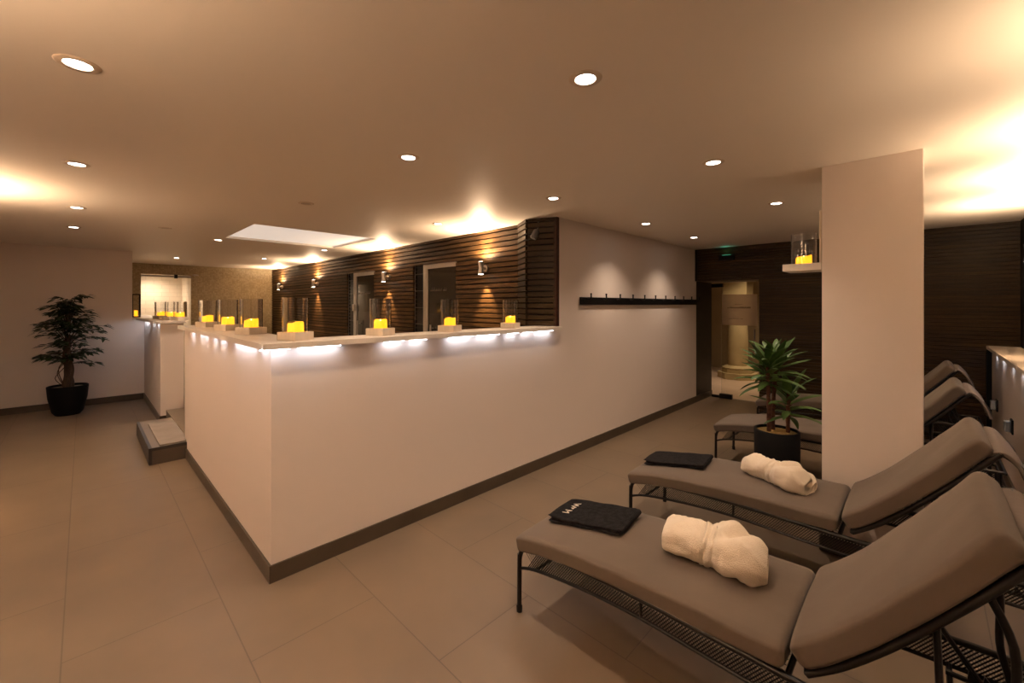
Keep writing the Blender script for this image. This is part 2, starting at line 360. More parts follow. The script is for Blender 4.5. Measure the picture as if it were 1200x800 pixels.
# clean the volute cylinder above into two scrolls
cap_ = [o for o in col.children if o.name.startswith('capital')][0]; bpy.data.objects.remove(cap_)
cp = MB().lathe([(.165, 1.50), (.2, 1.51), (.2, 1.53), (.17, 1.54), (.23, 1.60)], 32).box(-.25, .25, -.25, .25, 1.62, 1.66)
for sy in (-.22, .22): cp.tube([(-.2, sy, 1.565), (.2, sy, 1.565)], .06, 16)
cp.box(-.2, .2, -.22, .22, 1.58, 1.62)
cp.build('capital', M['stone'], col, smooth=True, angle=30)
MB().box(-.24, .24, -.24, .24, 1.66, 2.6).build('block', M['stone'], col, bevel=.01)
for k, (x, y, p) in enumerate(((9.2, 2.5, 60), (10.3, 1.9, 30))):  # unseen lamps added to brighten the room beyond
    lab = ['small ceiling lamp just beyond the doorway lighting the pink floor', 'small ceiling lamp of the room beyond, deeper behind the glass door'][k]
    t = thing('ceiling_lamp', lab, 'lamp', (x, y, 2.6))
    MB().lathe([(.05, -.012), (.075, -.012), (.08, 0), (.0, 0)], 20).build('trim_ring', M['trim_ring'], t)
    spot(t, (0, 0, -.02), (0, 0, 0), p, (1, .72, .46), 120, 1, .05)
# glass door, frosted panel and floor fittings
gd = thing('glass_door', 'frameless glass door with frosted notice panel in the dark doorway', 'door', (7.70, 2.5, 0))
MB().box(-.005, .005, -.74, 0, .02, 1.97).build('pane', M['tint_glass'], gd)
MB().box(-.03, .03, -.17, .03, .0, .075).box(-.02, .02, .03, .16, .0, .04).build('floor_hinge', M['black_metal'], gd, bevel=.004)
MB().box(-.03, .03, -.02, .16, 1.90, 1.965).build('top_hinge', M['black_metal'], gd, bevel=.004)
MB().box(-.010, -.006, -.55, -.01, 1.255, 1.775).build('notice_panel', M['sign'], gd)
pr = MB()
def letters(mb, x, y0, y1, z, hgt, seed, fn):
    rnd = random.Random(seed); y = y0; s = 1 if y1 > y0 else -1
    while (y1-y)*s > 0:
        wd = rnd.uniform(.5, .9)*hgt
        fn(mb, y, y+s*wd, z, z+hgt*rnd.choice((.7, .7, 1)))
        y += s*wd*rnd.choice((1.25, 1.25, 1.25, 2.0))
f_ = lambda mb, a, b, z0, z1: mb.box(-.0115, -.0102, min(a, b), max(a, b), z0, z1)
letters(pr, 0, -.22, -.32, 1.60, .014, 3, f_); letters(pr, 0, -.10, -.45, 1.54, .026, 4, f_); letters(pr, 0, -.12, -.34, 1.36, .010, 6, f_)
pr.build('lettering', M['sign_print'], gd)
MB().tube([(-.05, -.52, .9), (-.05, -.52, 1.2)], .012).build('handle', M['steel'], gd)
el = thing('emergency_light', 'small dark emergency light above the doorway glowing green upwards', 'emergency light', (XW-.055, 2.2, 2.33))
MB().box(-.025, .037, -.11, .11, -.04, .04).build('housing', M['black_paint'], el, bevel=.006)
MB().box(-.015, .02, -.06, .06, .04, .044).build('indicator', M['green'], el)
spot(el, (0, 0, .05), (PI, 0, 0), .12, (.15, 1, .65), 150, 1, .02)

# ------------------------------------------------------------------ ledges with the light strips under them
def led(parent, x0, x1, y0, y1, z):
    MB().box(x0, x1, y0, y1, z-.003, z).build('light_strip', M['led'], parent)
zc0, zc1 = 1.345, 1.38; ov = .055
cap = MB().box(XF-ov, XS-.02, YF-ov, YF+.24, zc0, zc1).build('ledge', M['cap'], bevel=.0015)
tag(cap, 'cream ledge over the right-hand face of the large white parapet, lit beneath', 'ledge')
capl = MB().box(XF-ov, XF+.24, YF+.24, 5.66, zc0, zc1).build('ledge', M['cap'], bevel=.0015)
tag(capl, 'cream ledge over the left-hand face of the large white parapet, running to the step', 'ledge')
for a, b in ((.71, .865), (.91, 1.165), (1.47, 1.62), (1.67, 1.81), (2.02, 2.26), (2.31, 2.56), (2.67, 2.80), (2.87, 2.99), (3.05, 3.30)):
    led(cap, a-.02, b-.02, YF-.045, YF-.028, zc0)
for a, b in ((2.735, 2.86), (2.98, 3.50), (3.77, 3.93), (4.07, 4.21), (4.42, 4.54), (4.62, 4.76), (5.02, 5.20)):
    led(capl, XF-.045, XF-.028, a, b, zc0)
cap2 = MB().poly([(XF-.03-ov, 7.32), (XF+.24, 7.32), (XF+.24, YM-.0), (.58, YM), (.58, YP-.01), (XF-.03-.11, YP-.01)], zc0, zc1).build('ledge', M['cap'], bevel=.003)
tag(cap2, 'shorter cream ledge above the far parapet beside the potted ficus', 'ledge')
for a, b in ((7.45, 7.6), (7.9, 8.0), (8.1, 8.2), (8.6, 9.4)): led(cap2, XF-.072, XF-.055, a, b, zc0)
cap3 = MB().box(X0+.1, XW-.02, YR, YL+.04, 1.11, 1.146).build('ledge', M['cap'], bevel=.003)
tag(cap3, 'lit ledge on the low wall behind the lounger heads at the right', 'ledge')
for k in range(7):
    x = 6.45-k*.55; led(cap3, x, x+.10+.07*(k % 2), YL+.012, YL+.03, 1.11)

# ------------------------------------------------------------------ slatted wall: doors
def slat_door(y0, y1, name_label, hinge, seed):
    d = thing('steam_room_door', name_label, 'door', (XS+.03, y0, .17))
    L = y1-y0; hh = DZ-.17
    tile = MB().box(0, .02, L-.23, L-.01, 0, hh)
    tile.build('tiled_strip', M['black_tile'], d)
    g = MB().box(-.005, 0, L-.235, L-.225, 0, hh)
    g.box(-.004, 0, L-.012, L, 0, hh)
    z = .16
    while z < hh: g.box(-.003, 0, L-.225, L-.012, z, z+.006); z += .245
    g.build('grout_lines', M['grout'], d)
    MB().box(-.02, .03, L-.34, L-.24, 0, hh).box(-.02, .03, 0, L-.34, hh-.065, hh).build('door_frame', M['white_metal'], d, bevel=.004)
    MB().box(.0, .012, 0.02, L-.34, 0, hh-.065).build('glass_leaf', M['dark_glass'], d)
    MB().tube([(-.05, L-.47, .55), (-.05, L-.47, 1.15)], .014).tube([(-.05, L-.47, .60), (.0, L-.47, .60)], .009).tube([(-.05, L-.47, 1.10), (.0, L-.47, 1.10)], .009).build('handle', M['steel'], d, smooth=True)
    if hinge: MB().box(-.05, -.02, L-.33, L-.25, 1.32, 1.44).build('hinge', M['steel'], d, bevel=.006)
    lt = MB(); letters(lt, 0, L-.40, .22, 1.62, .055, seed, lambda mb, a, b, z0, z1: mb.box(-.0015, 0, min(a, b), max(a, b), z0, z0+(z1-z0)*.35).box(-.0015, 0, min(a, b), min(a, b)+.008, z0, z1))
    lt.build('lettering', M['etch'], d)
    return d
slat_door(D1[0], D1[1], 'glass door with white frame in the slatted wall, behind the middle hurricane lanterns', False, 5)
slat_door(D2[0], D2[1], 'farther, narrower-looking glass door with square hinge in the slatted wall', True, 9)

# ------------------------------------------------------------------ wall lamps
def wall_lamp(loc, rz, label, up=P_UP, dn=P_DN):
    t = thing('wall_lamp', label, 'wall lamp', loc, rz, None)      # built facing -x, wall plane at x = 0
    prof = [(.030, -.075), (.036, -.070), (.026, -.01), (.026, .01), (.036, .070), (.034, .070), (.024, .0), (.028, -.070)]
    MB().lathe([(.036, -.075), (.027, -.012), (.027, .012), (.036, .075)], 24, (-.10, 0, 0)).build('lamp_body', M['steel'], t, smooth=True)
    MB().tube([(-.08, 0, 0), (-.03, 0, 0)], .018, 16).tube([(-.035, 0, 0), (.0, 0, 0)], .042, 20).build('wall_mount', M['steel'], t, smooth=True)
    for z in (-.0765, .0755): MB().lathe([(.0, z), (.030, z), (.030, z+.001), (.0, z+.001)], 20, (-.10, 0, 0)).build('lens', M['lampglow'], t)
    spot(t, (-.10, 0, .085), (PI, 0, 0), up, WARM2, 172, .55, .03)
    spot(t, (-.10, 0, .085), (PI, .34, 0), 42 if up == P_UP else 12, BEAM, 60, .7, .02)
    spot(t, (-.10, 0, -.085), (0, -.12, 0), dn, BEAM, 60, .8, .02)
    return t
wall_lamp((XS, 3.79, 2.04), 0, 'steel up-and-down wall lamp on the slats, nearest the dark wooden corner')
wall_lamp((XS, 6.12, 2.04), 0, 'steel up-and-down wall lamp on the slats between the two glass doors')
wall_lamp((XS, 9.03, 2.04), 0, 'steel up-and-down wall lamp on the slats, just left of the farther glass door')
wall_lamp((XS, 11.25, 2.04), 0, 'farthest steel wall lamp, at the left end of the slatted wall')
for k, x in enumerate((5.6, 4.5, 3.35, 2.1)):
    wall_lamp((x, YR, 2.04), -PI/2, 'steel wall lamp above the low lit wall, %s' % ['nearest the wood', 'second from the wood', 'level with the pillar', 'nearest the camera'][k], [38, 32, 28, 20][k], 12)
wall_lamp((X0, 5.0, 2.04), PI, 'steel wall lamp on the left wall brightening the ceiling edge', 80, 34)
wall_lamp((X0, 1.2, 2.04), PI, 'steel wall lamp on the left wall beside the camera', 110, 2)  # added out of view to wash the near ceiling with light

# ------------------------------------------------------------------ downlights
GX = [-.02, 1.40, 2.79, 4.36, 5.75]
DL = [(-.015, 2.26, 'large-looking recessed ceiling downlight nearest the top left corner'),
      (1.40, .965, 'recessed downlight nearest the camera, high right of the ceiling centre'),
      (1.39, 2.25, 'recessed downlight in front of the parapet corner, centre of the ceiling'),
      (2.79, .955, 'recessed downlight left of the white pillar top'),
      (-.03, 3.87, 'second recessed downlight along the left aisle, counting from the camera'),
      (2.78, 2.24, 'recessed downlight above the right-hand end of the lit ledge'),
      (4.30, .94, 'recessed downlight close to the left edge of the pillar'),
      (-.043, 5.60, 'third recessed downlight along the left aisle, counting from the camera'),
      (2.76, 3.86, 'recessed downlight right of the light well, near the slatted wall'),
      (4.37, 2.21, 'recessed downlight over the coat rack'),
      (-.08, 7.04, 'farthest downlight of the left aisle, before the ficus'),
      (1.31, 7.0, 'recessed downlight just beyond the left corner of the light well'),
      (5.71, 2.20, 'recessed downlight closest to the doorway'),
      (1.25, 10.24, 'recessed downlight in front of the bright alcove'),
      (2.78, 7.06, 'recessed downlight just beyond the right side of the light well'),
      (2.47, 9.2, 'far recessed downlight between the mosaic wall and the slats')]
proto = None
for i, (x, y, lab) in enumerate(DL):
    if proto is None:
        proto = thing('downlight', lab, 'downlight', (x, y, H), 0, 'recessed ceiling downlights')
        MB().lathe([(.038, .0), (.042, -.005), (.062, -.004), (.066, 0)], 32).build('trim_ring', M['trim_ring'], proto, smooth=True)
        MB().lathe([(.0, -.003), (.038, -.003), (.038, -.0005), (0, -.0005)], 32).build('lens', M['lens'], proto)
        spot(proto, (0, 0, -.02), (0, 0, 0), P_DOWN, WARM, 112, 1, .04)
    else: dup(proto, (x, y, H), 0, lab)
for x, y, lab in ((1.385, 3.92, 'unlit recessed ceiling fitting left of the light well'), (.67, 6.36, 'unlit recessed ceiling fitting beyond the left aisle lights')):
    t = thing('unlit_downlight', lab, 'downlight', (x, y, H), 0, 'unlit ceiling fittings')
    MB().lathe([(.038, .0), (.042, -.005), (.062, -.004), (.066, 0)], 32).build('trim_ring', M['trim_ring'], t, smooth=True)
    MB().lathe([(.0, -.003), (.038, -.003), (.038, -.0005), (0, -.0005)], 32).build('lens', M['lens_off'], t)
# lamp in the alcove
t = thing('shower_lamp', 'bright small lamp at the top left of the lit alcove', 'lamp', (1.12, 12.95, az+.1))
MB().lathe([(.0, -.01), (.05, -.01), (.06, 0), (0, 0)], 20).build('lens', M['lampglow'], t)
spot(t, (0, 0, -.03), (0, 0, 0), 26, WARM, 160, 1, .04)
t = thing('shower_rail', 'slim white rail with dark bracket across the top of the bright alcove', 'rail', (0, YM-.03, 2.235))
MB().box(ax0, ax1, -.012, .012, -.02, .02).build('rail', M['white_metal'], t)
MB().box(1.43, 1.49, -.03, .02, -.04, .045).build('bracket', M['black_metal'], t)
t = thing('shower', 'small chrome shower head at the right edge of the bright alcove', 'shower head', (1.80, YM, 2.27))
MB().tube([(0, 0, 0), (0, -.12, .02)], .012).lathe([(.0, -.01), (.06, -.01), (.06, .005), (.02, .02), (0, .02)], 20, (0, -.13, .01)).build('head', M['steel'], t, smooth=True)

# ------------------------------------------------------------------ hurricane lanterns
def hurricane(loc, label, base=True, rz=0):
    t = thing('hurricane_lantern', label, 'lantern', loc, rz, 'hurricane lanterns on the ledges')
    z = 0
    if base:
        MB().bar((0, 0, 0), (0, 0, .052), (.073*math.cos(.44), .073*math.sin(.44), 0), (-.073*math.sin(.44), .073*math.cos(.44), 0)).build('base', M['lantern_base'], t, bevel=.003); z = .052
    MB().lathe([(.075, z), (.075, z+.212), (.0705, z+.212), (.0705, z)], 48, close=True).build('glass_cylinder', M['glass'], t, smooth=True, angle=50)
    cv = []; cm = MB(); seg = 24; rows = []
    for zz, rr in ((0, .045), (.004, .047), (.5, .047), (.93, .046), (1, .042), (.93, .02), (.9, .0)):
        row = []
        for k in range(seg):
            a = 2*PI*k/seg; x = rr*math.cos(a); y = rr*math.sin(a)
            top = .058 + .008*(x-y)/.047*.7 + .003*math.sin(3*a)
            row.append((x, y, z + zz*top))
        rows.append(row)
    cn = cm.grid(rows, closed_v=True).build('candle', M['candle'], t, smooth=True)
    MB().lathe([(.0, .050), (.003, .052), (.004, .057), (.002, .061), (0, .064)], 10, (0, 0, z)).build('flame', M['flame'], cn, smooth=True)
    return t
LZ = zc1
h0 = hurricane((.93, 2.81, LZ), 'hurricane lantern on the corner of the lit parapet ledge, the largest-looking one')
spots_h = [(1.505, 2.81, 'hurricane lantern on the right-hand ledge in front of the farther glass door', .3),
           (2.12, 2.80, 'hurricane lantern on the ledge in front of the nearer glass door', -.2),
           (2.83, 2.80, 'hurricane lantern at the right-hand end of the ledge by the wooden corner', .1),
           (.885, 3.62, 'hurricane lantern second from the parapet corner on the left-hand ledge', .2),
           (.875, 4.30, 'hurricane lantern third from the parapet corner on the left-hand ledge', .4),
           (.87, 5.12, 'hurricane lantern nearest the step opening on the long ledge', 0),
           (.955, 7.48, 'nearest hurricane lantern on the far parapet, in front of the alcove', .2),
           (.90, 7.85, 'middle hurricane lantern on the far parapet, in front of the alcove', .5),
           (.84, 8.45, 'farthest of the three hurricane lanterns in front of the alcove', .1)]
for i, (x, y, lab, a) in enumerate(spots_h):
    zz = LZ
    r = dup(h0, (x, y, zz), 0, lab)
    for ch in r.children:
        if ch.name.startswith(('candle',)): ch.rotation_euler = (0, 0, a*5)
h0.children[0].rotation_euler = (0, 0, 0)
# dark lantern by the wall end
t = thing('wooden_lantern', 'dark framed lantern on the far ledge beside the end of the ficus wall', 'lantern', (.645, 9.9, LZ))
fr = MB()
for sx in (-.05, .05):
    for sy in (-.05, .05): fr.box(sx-.010, sx+.010, sy-.010, sy+.010, 0, .40)
fr.box(-.06, .06, -.06, .06, 0, .02).box(-.06, .06, -.06, .06, .39, .41)
fr.build('frame', M['wood_dark'], t)
MB().box(-.047, .047, -.047, .047, .02, .39).build('glass', M['glass'], t)
MB().lathe([(.025, .02), (.025, .12), (0, .12)], 20).build('candle', M['candle'], t, smooth=True)
# the lantern on the pillar shelf
sh = MB().box(3.39, 3.62, .485, .705, 1.83, 1.878).build('wall_shelf', M['cap'], bevel=.003)
tag(sh, 'small white shelf bracketed to the side of the white pillar', 'shelf')
hs = hurricane((3.50, .60, 1.878), 'hurricane lantern standing on the small shelf beside the pillar', False)
MB().box(3.395, 3.415, .486, .497, 1.878, 2.22).build('shelf_post', M['lantern_base'], sh)

# ------------------------------------------------------------------ coat rack
cr = thing('coat_rack', 'long black coat rack with small pegs on the white wall', 'coat rack', (0, YF, 0))
MB().box(3.79, 7.04, -.03, 0, 1.60, 1.684).build('board', M['black_paint'], cr, bevel=.003)
for k in range(11):
    x = 3.903 + k*.3102
    MB().tube([(x, -.03, 1.66), (x, -.06, 1.66), (x, -.075, 1.675), (x, -.075, 1.715)], .008, 8).lathe([(.0, 1.712), (.011, 1.716), (.011, 1.726), (0, 1.73)], 10, (x, -.075, 0)).build('peg', M['black_metal'], cr, smooth=True)

# ------------------------------------------------------------------ small corner spotlight in the niche
t = thing('corner_speaker', 'small grey speaker hanging in the dark wooden corner under the ceiling', 'speaker', (3.325, 2.875, 2.42))
MB().tube([(0, 0, .08), (-.005, 0, -.02), (-.02, .01, -.05)], .008).lathe([(.0, .08), (.03, .08), (.03, .072), (0, .07)], 16).build('bracket', M['grey_plastic'], t, smooth=True)
s_ = MB().lathe([(.0, -.055), (.030, -.055), (.036, -.045), (.034, .03), (.025, .045), (0, .045)], 20).build('housing', M['grey_plastic'], t, smooth=True)
s_.location = (-.035, .015, -.085); s_.rotation_euler = (.2, .45, 0)
# ------------------------------------------------------------------ sockets
for (x, lab) in ((6.49, 'grey socket on the low lit wall, nearer the wood wall'), (5.45, 'grey socket on the low lit wall, nearer the camera')):
    t = thing('wall_socket', lab, 'socket', (x, YL, .58), 0, 'sockets on the low wall')
    MB().box(-.05, .05, 0, .012, -.06, .06).build('plate', M['black_metal'], t, bevel=.003)
    MB().box(-.035, .035, .012, .05, -.045, .045).build('cover', M['socket'], t, bevel=.008)

# ------------------------------------------------------------------ step
st = thing('tiled_step', 'low tiled step with grey tray in front of the parapet opening', 'step', (.457, 5.50, 0))
MB().box(0, XF+.03-.457, .0, 1.36, 0, .165).build('block', M['step_tile'], st, bevel=.003)
MB().box(-.004, .022, -.004, 1.364, .01, .17).box(.022, XF-.46, -.004, .01, .14, .17).build('nosing', M['dark_edge'], st)
gm = MB().box(.54, .775, 5.54, 6.62, .166, .18).build('grey_mat', M['mat_grey'], bevel=.004)
tag(gm, 'flat grey mat lying on the low tiled step', 'mat')

# ------------------------------------------------------------------ loungers
def cushion(path, width, thick, end_r=.03, crown=.010, nseg=56, ex=11, x0=0):
    """path = (y,z) centre line; returns a closed rounded slab swept along it"""
    P = smoothpts([(0, y, z) for y, z in path], 5)
    # resample
    L = [0]
    for a, b in zip(P, P[1:]): L.append(L[-1] + (b-a).length)
    tot = L[-1]; n = 46; rows = []
    def at(s):
        for i in range(len(L)-1):
            if L[i+1] >= s or i == len(L)-2:
                t = (s-L[i])/max(L[i+1]-L[i], 1e-9); return P[i].lerp(P[i+1], t), (P[i+1]-P[i]).normalized()
    ss = [0] + [end_r*(1-math.cos(PI/2*k/5)) for k in range(1, 6)]
    ss = ss + [end_r + (tot-2*end_r)*k/n for k in range(1, n)] + [tot-x for x in ss[::-1]]
    for s in ss:
        p, T = at(s); N = Vector((0, -T.z, T.y))
        if N.z < 0: N = -N
        e = min(s, tot-s); q = 1 if e >= end_r else math.sqrt(max(0, 1-((end_r-e)/end_r)**2))
        hw = width/2 - (1-q)*end_r*.8; ht = thick/2*(.35+.65*q)
        if q < .02: hw -= .004
        row = []
        for k in range(nseg):
            a = 2*PI*(k+.5)/nseg; ca, sa = math.cos(a), math.sin(a)
            r = (abs(ca)**ex + abs(sa)**ex)**(-1/ex)
            u = ca*r; v = sa*r
            dz = crown*(1-u*u)*(1 if v > 0 else 0)*q
            wv = .004*noise.noise(Vector((s*7, u*3, v)))
            row.append(p + Vector((u*hw + x0, 0, 0)) + N*(v*ht + dz + wv))
        rows.append(row)
    return MB().grid(rows, closed_v=True, caps=True)
W2 = .29
SEAT = [(1.535, .346), (1.42, .374), (1.25, .402), (1.05, .422), (.80, .436), (.55, .441), (.325, .446)]
BACKF = [(.30, .47), (.21, .538), (.10, .645), (0, .757), (-.09, .862), (-.165, .955), (-.195, .99)]   # cushion centre line
def rot_back(P, a, c=(.30, .45)):
    out = []
    for y, z in P:
        dy, dz = y-c[0], z-c[1]; out.append((c[0]+dy*math.cos(a)-dz*math.sin(a), c[1]+dy*math.sin(a)+dz*math.cos(a)))
    return out
def offs(P, d):
    out = []
    for i in range(len(P)):
        a = Vector(P[max(i-1, 0)]); b = Vector(P[min(i+1, len(P)-1)]); T = (b-a).normalized(); N = Vector((-T.y, T.x))
        if N.y < 0: N = -N
        out.append(tuple(Vector(P[i]) + N*d))
    return out
RAIL = [(1.512, .27), (1.500, .315), (1.468, .345), (1.42, .362), (1.30, .372), (1.13, .385), (.83, .395), (.5, .396), (.2, .396), (-.12, .42), (-.40, .425)]
LOW = [(1.512, .225), (1.40, .262), (1.13, .300), (.83, .318), (.5, .310), (.2, .308), (-.12, .325), (-.40, .33)]
def interp(P, y):
    for (y0, z0), (y1, z1) in zip(P, P[1:]):
        if y1 <= y <= y0: return z0 + (z1-z0)*(y-y0)/(y1-y0)
    return P[-1][1]
def make_lounger(label, loc, ang=0.0):
    t = thing('sun_lounger', label, 'lounger', loc, 0, 'taupe cushioned loungers')
    bk = M['black_metal']
    fr = MB()
    for s in (-1, 1):
        x = s*(W2-.012)
        fr.tube(smoothpts([(x, y, z) for y, z in RAIL], 4), .012, 10)
        fr.tube(smoothpts([(x, y, z) for y, z in LOW], 4), .008, 8)
        for y in (.83, .2, -.38): fr.tube([(x, y, interp(LOW, y)), (x, y, interp(RAIL, y))], .007, 8)
    for y in (1.43, .9, .32, -.40): fr.tube([(-W2+.012, y, interp(RAIL, y)-.004), (W2-.012, y, interp(RAIL, y)-.004)], .010, 8)
    fr.tube([(-W2+.012, 1.40, .262), (W2-.012, 1.40, .262)], .008, 8)
    fr.tube([(-W2+.012, -.40, .33), (W2-.012, -.40, .33)], .008, 8)
    fr.build('frame', bk, t, smooth=True, angle=60)
    # diamond mesh aprons along both sides and the ends
    def apron(x):
        a = MB(); y = 1.46; dy = .0125
        while y > -.38:
            for sg in (1, -1):
                z0 = interp(LOW, y); hh = interp(RAIL, y)-z0
                y2 = y - sg*hh*.8
                if y2 > 1.48 or y2 < -.395: continue
                z1 = interp(RAIL, y2)
                a.bar((x, y, z0), (x, y2, z1), (.0012, 0, 0), (0, .0018, .0012))
            y -= dy
        return a
    for s in (-1, 1): apron(s*(W2-.012)).build('side_mesh', bk, t)
    dk = MB(); 
    y = 1.40
    while y > .33: dk.bar((-W2+.012, y, interp(RAIL, y)), (W2-.012, y, interp(RAIL, y)), (0, .004, 0), (0, 0, .0015)); y -= .03
    k = -W2+.03
    while k < W2-.02:
        dk.tube([(k, y_, interp(RAIL, y_)+.001) for y_ in (1.42, 1.3, 1.13, .83, .5, .33)], .0016, 4); k += .03
    dk.build('seat_mesh', bk, t)
    for s in (-1, 1):
        x = s*(W2-.012)
        MB().tube(smoothpts([(x, 1.512, .30), (x, 1.513, .2), (x, 1.514, .012)], 4), .0125, 10).lathe([(.0, 0), (.015, .0), (.016, .03), (.0125, .035)], 14, (x, 1.514, 0)).build('leg', bk, t, smooth=True)
        MB().tube(smoothpts([(x, -.36, .42), (x, -.37, .2), (x, -.38, .012)], 4), .0125, 10).lathe([(.0, 0), (.015, .0), (.016, .03), (.0125, .035)], 14, (x, -.38, 0)).build('leg', bk, t, smooth=True)
    MB().tube([(-W2+.012, -.372, .16), (W2-.012, -.372, .16)], .009, 8).build('stretcher', bk, t, smooth=True)
    B = rot_back(BACKF, ang)
    FB = offs(B, -.052)
    bf = MB()
    for s in (-1, 1): bf.tube(smoothpts([(s*(W2-.022), y, z) for y, z in FB], 4), .012, 10)
    for i in (0, 2, 4, 6): bf.tube([(-W2+.022, *FB[i]), (W2-.022, *FB[i])], .009, 8)
    yt, zt = FB[-1]
    # curved basket end behind the head
    for s in (-1, 1): bf.tube(smoothpts([(s*(W2-.022), yt, zt), (s*(W2-.03), yt-.04, zt-.03), (s*(W2-.04), yt-.085, zt-.10), (s*(W2-.04), yt-.10, zt-.17)], 4), .009, 8)
    for q in (0, .5, 1): bf.tube([(-W2+.035, yt-.085-.015*q, zt-.10-.07*q), (W2-.035, yt-.085-.015*q, zt-.10-.07*q)], .006, 8)
    bf.build('backrest_frame', bk, t, smooth=True, angle=60)
    mb = MB(); k = -W2+.04
    while k < W2-.03: mb.tube([(k, *p) for p in offs(B, -.045)], .0016, 4); k += .03
    FP = smoothpts([(0, y, z) for y, z in offs(B, -.045)], 5)
    for p in FP: mb.bar((-W2+.022, p.y, p.z), (W2-.022, p.y, p.z), (0, .003, .003), (0, .001, -.001))
    mb.build('back_mesh', bk, t)
    # prop bars
    for s in (-1, 1):
        x = s*.17
        MB().tube(smoothpts([(x, *FB[4]), (x, FB[4][0]-.06, FB[4][1]-.15), (x, -.17, .52), (x, -.19, .42), (x, -.20, .345)], 5), .010, 10).build('prop_bar', bk, t, smooth=True)
        MB().tube([(x*1.2, *FB[3]), (x*1.2, -.03, .50), (x*1.2, -.14, .335)], .009, 8).build('prop_bar', bk, t, smooth=True)
    rk = MB()
    for s in (-1, 1):
        x = s*.2
        for k in range(6):
            yy = -.10-.035*k; rk.add([(x-.006, yy, .345), (x+.006, yy, .345), (x-.006, yy-.03, .345), (x+.006, yy-.03, .345), (x-.006, yy-.005, .38), (x+.006, yy-.005, .38)], [(0, 1, 5, 4), (2, 4, 5, 3), (0, 4, 2), (1, 3, 5)])
        rk.tube([(x, -.05, .342), (x, -.33, .342)], .009, 8)
    rk.tube([(-.27, -.06, .330), (.27, -.06, .330)], .008, 8).tube([(-.27, -.32, .335), (.27, -.32, .335)], .008, 8)
    rk.build('ratchet', bk, t)
    cushion(SEAT, .585, .078, .03).build('seat_cushion', M['cushion'], t, smooth=True, angle=80)
    cushion(B, .585, .078, .035).build('back_cushion', M['cushion'], t, smooth=True, angle=80)
    # fabric cover flap turned over the head end
    ty, tz = offs(B, -.032)[-1]
    fl = [(ty+.03, tz-.03), (ty-.02, tz-.012), (ty-.06, tz-.05), (ty-.095, tz-.12), (ty-.115, tz-.18)]
    cushion(fl, .55, .016, .008, .003, 32, 8).build('cover_flap', M['flap'], t, smooth=True, angle=80)
    return t
l1 = make_lounger('nearest taupe lounger at the bottom right, with bulky cream robe and lettered dark towel', (1.875, 0, 0), math.radians(-3.5))
l2 = make_lounger('second taupe lounger from the camera, passing in front of the pillar base', (3.04, 0, 0))
l3 = dup(l2, (4.77, 0, 0), 0, 'third taupe lounger from the camera, running behind the black cylinder planter')
l4 = dup(l2, (6.26, 0, 0), 0, 'farthest taupe lounger, beside the dark wood wall', )

# ------------------------------------------------------------------ towels
def seat_top(y): return interp([(1.60, .40)]+[(a, b+.039+.012) for a, b in SEAT], y)
def towel(cx, cy, rz, label, txt):
    z = seat_top(cy); slope = math.atan((seat_top(cy-.15)-seat_top(cy+.15))/.3)
    t = thing('folded_towel', label, 'towel', (cx, cy, z), rz, 'folded dark towels')
    t.rotation_euler = (-slope, 0, rz)
    # three stacked layers of one folded cloth, rounded fold at the near end
    nx, ny = 14, 18; w_, l_ = .275, .41; g = MB()
    for lay in range(2):
        rows = []
        for i in range(ny+1):
            row = []
            for k in range(28):
                a = 2*PI*(k+.5)/28; ca, sa = math.cos(a), math.sin(a); r = (abs(ca)**8+abs(sa)**8)**(-1/8)
                u, v = ca*r, sa*r; yy = -l_/2 + l_*i/ny; e = min(i, ny-i)
                q = {0: .5, 1: .9}.get(e, 1)
                xx = u*(w_/2 - (.006 if e == 0 else 0) + .003*math.sin(i*.9+lay*2)) 
                lift = .010*max(0, (yy-.10)/.1)**2*(.5 - .5*u) if lay == 1 else 0
                row.append((xx, yy + .004*math.sin(k+lay), .0085 + lay*.0155 + v*.0075*q + lift + .0015*noise.noise(Vector((xx*20, yy*20, lay*5)))))
            rows.append(row)
        g.grid(rows, closed_v=True, caps=True)
    for s in (1,): g.tube([(-w_/2+.008, -l_/2+.002, .016), (w_/2-.008, -l_/2+.002, .016)], .0145, 12)
    g.build('cloth', M['towel'], t, smooth=True, angle=70)
    if txt:
        text_mesh('lettering', txt, .062, .0006, M['gold'], t, (.0, .135, .0335), (.03, -.02, PI))
        MB().add([(-.012, .118, .034), (.012, .118, .034), (0, .138, .0345), (-.012, .118, .033), (.012, .118, .033), (0, .138, .0335)], [(0, 1, 2), (3, 5, 4), (0, 3, 4, 1), (1, 4, 5, 2), (2, 5, 3, 0)]).build('emblem', M['gold'], t)
    return t
towel(1.93, 1.275, math.radians(7), 'dark folded towel with pale lettering on the nearest lounger', 'W  M')
towel(3.07, 1.30, math.radians(6), 'dark folded towel with faint print on the second lounger', None)

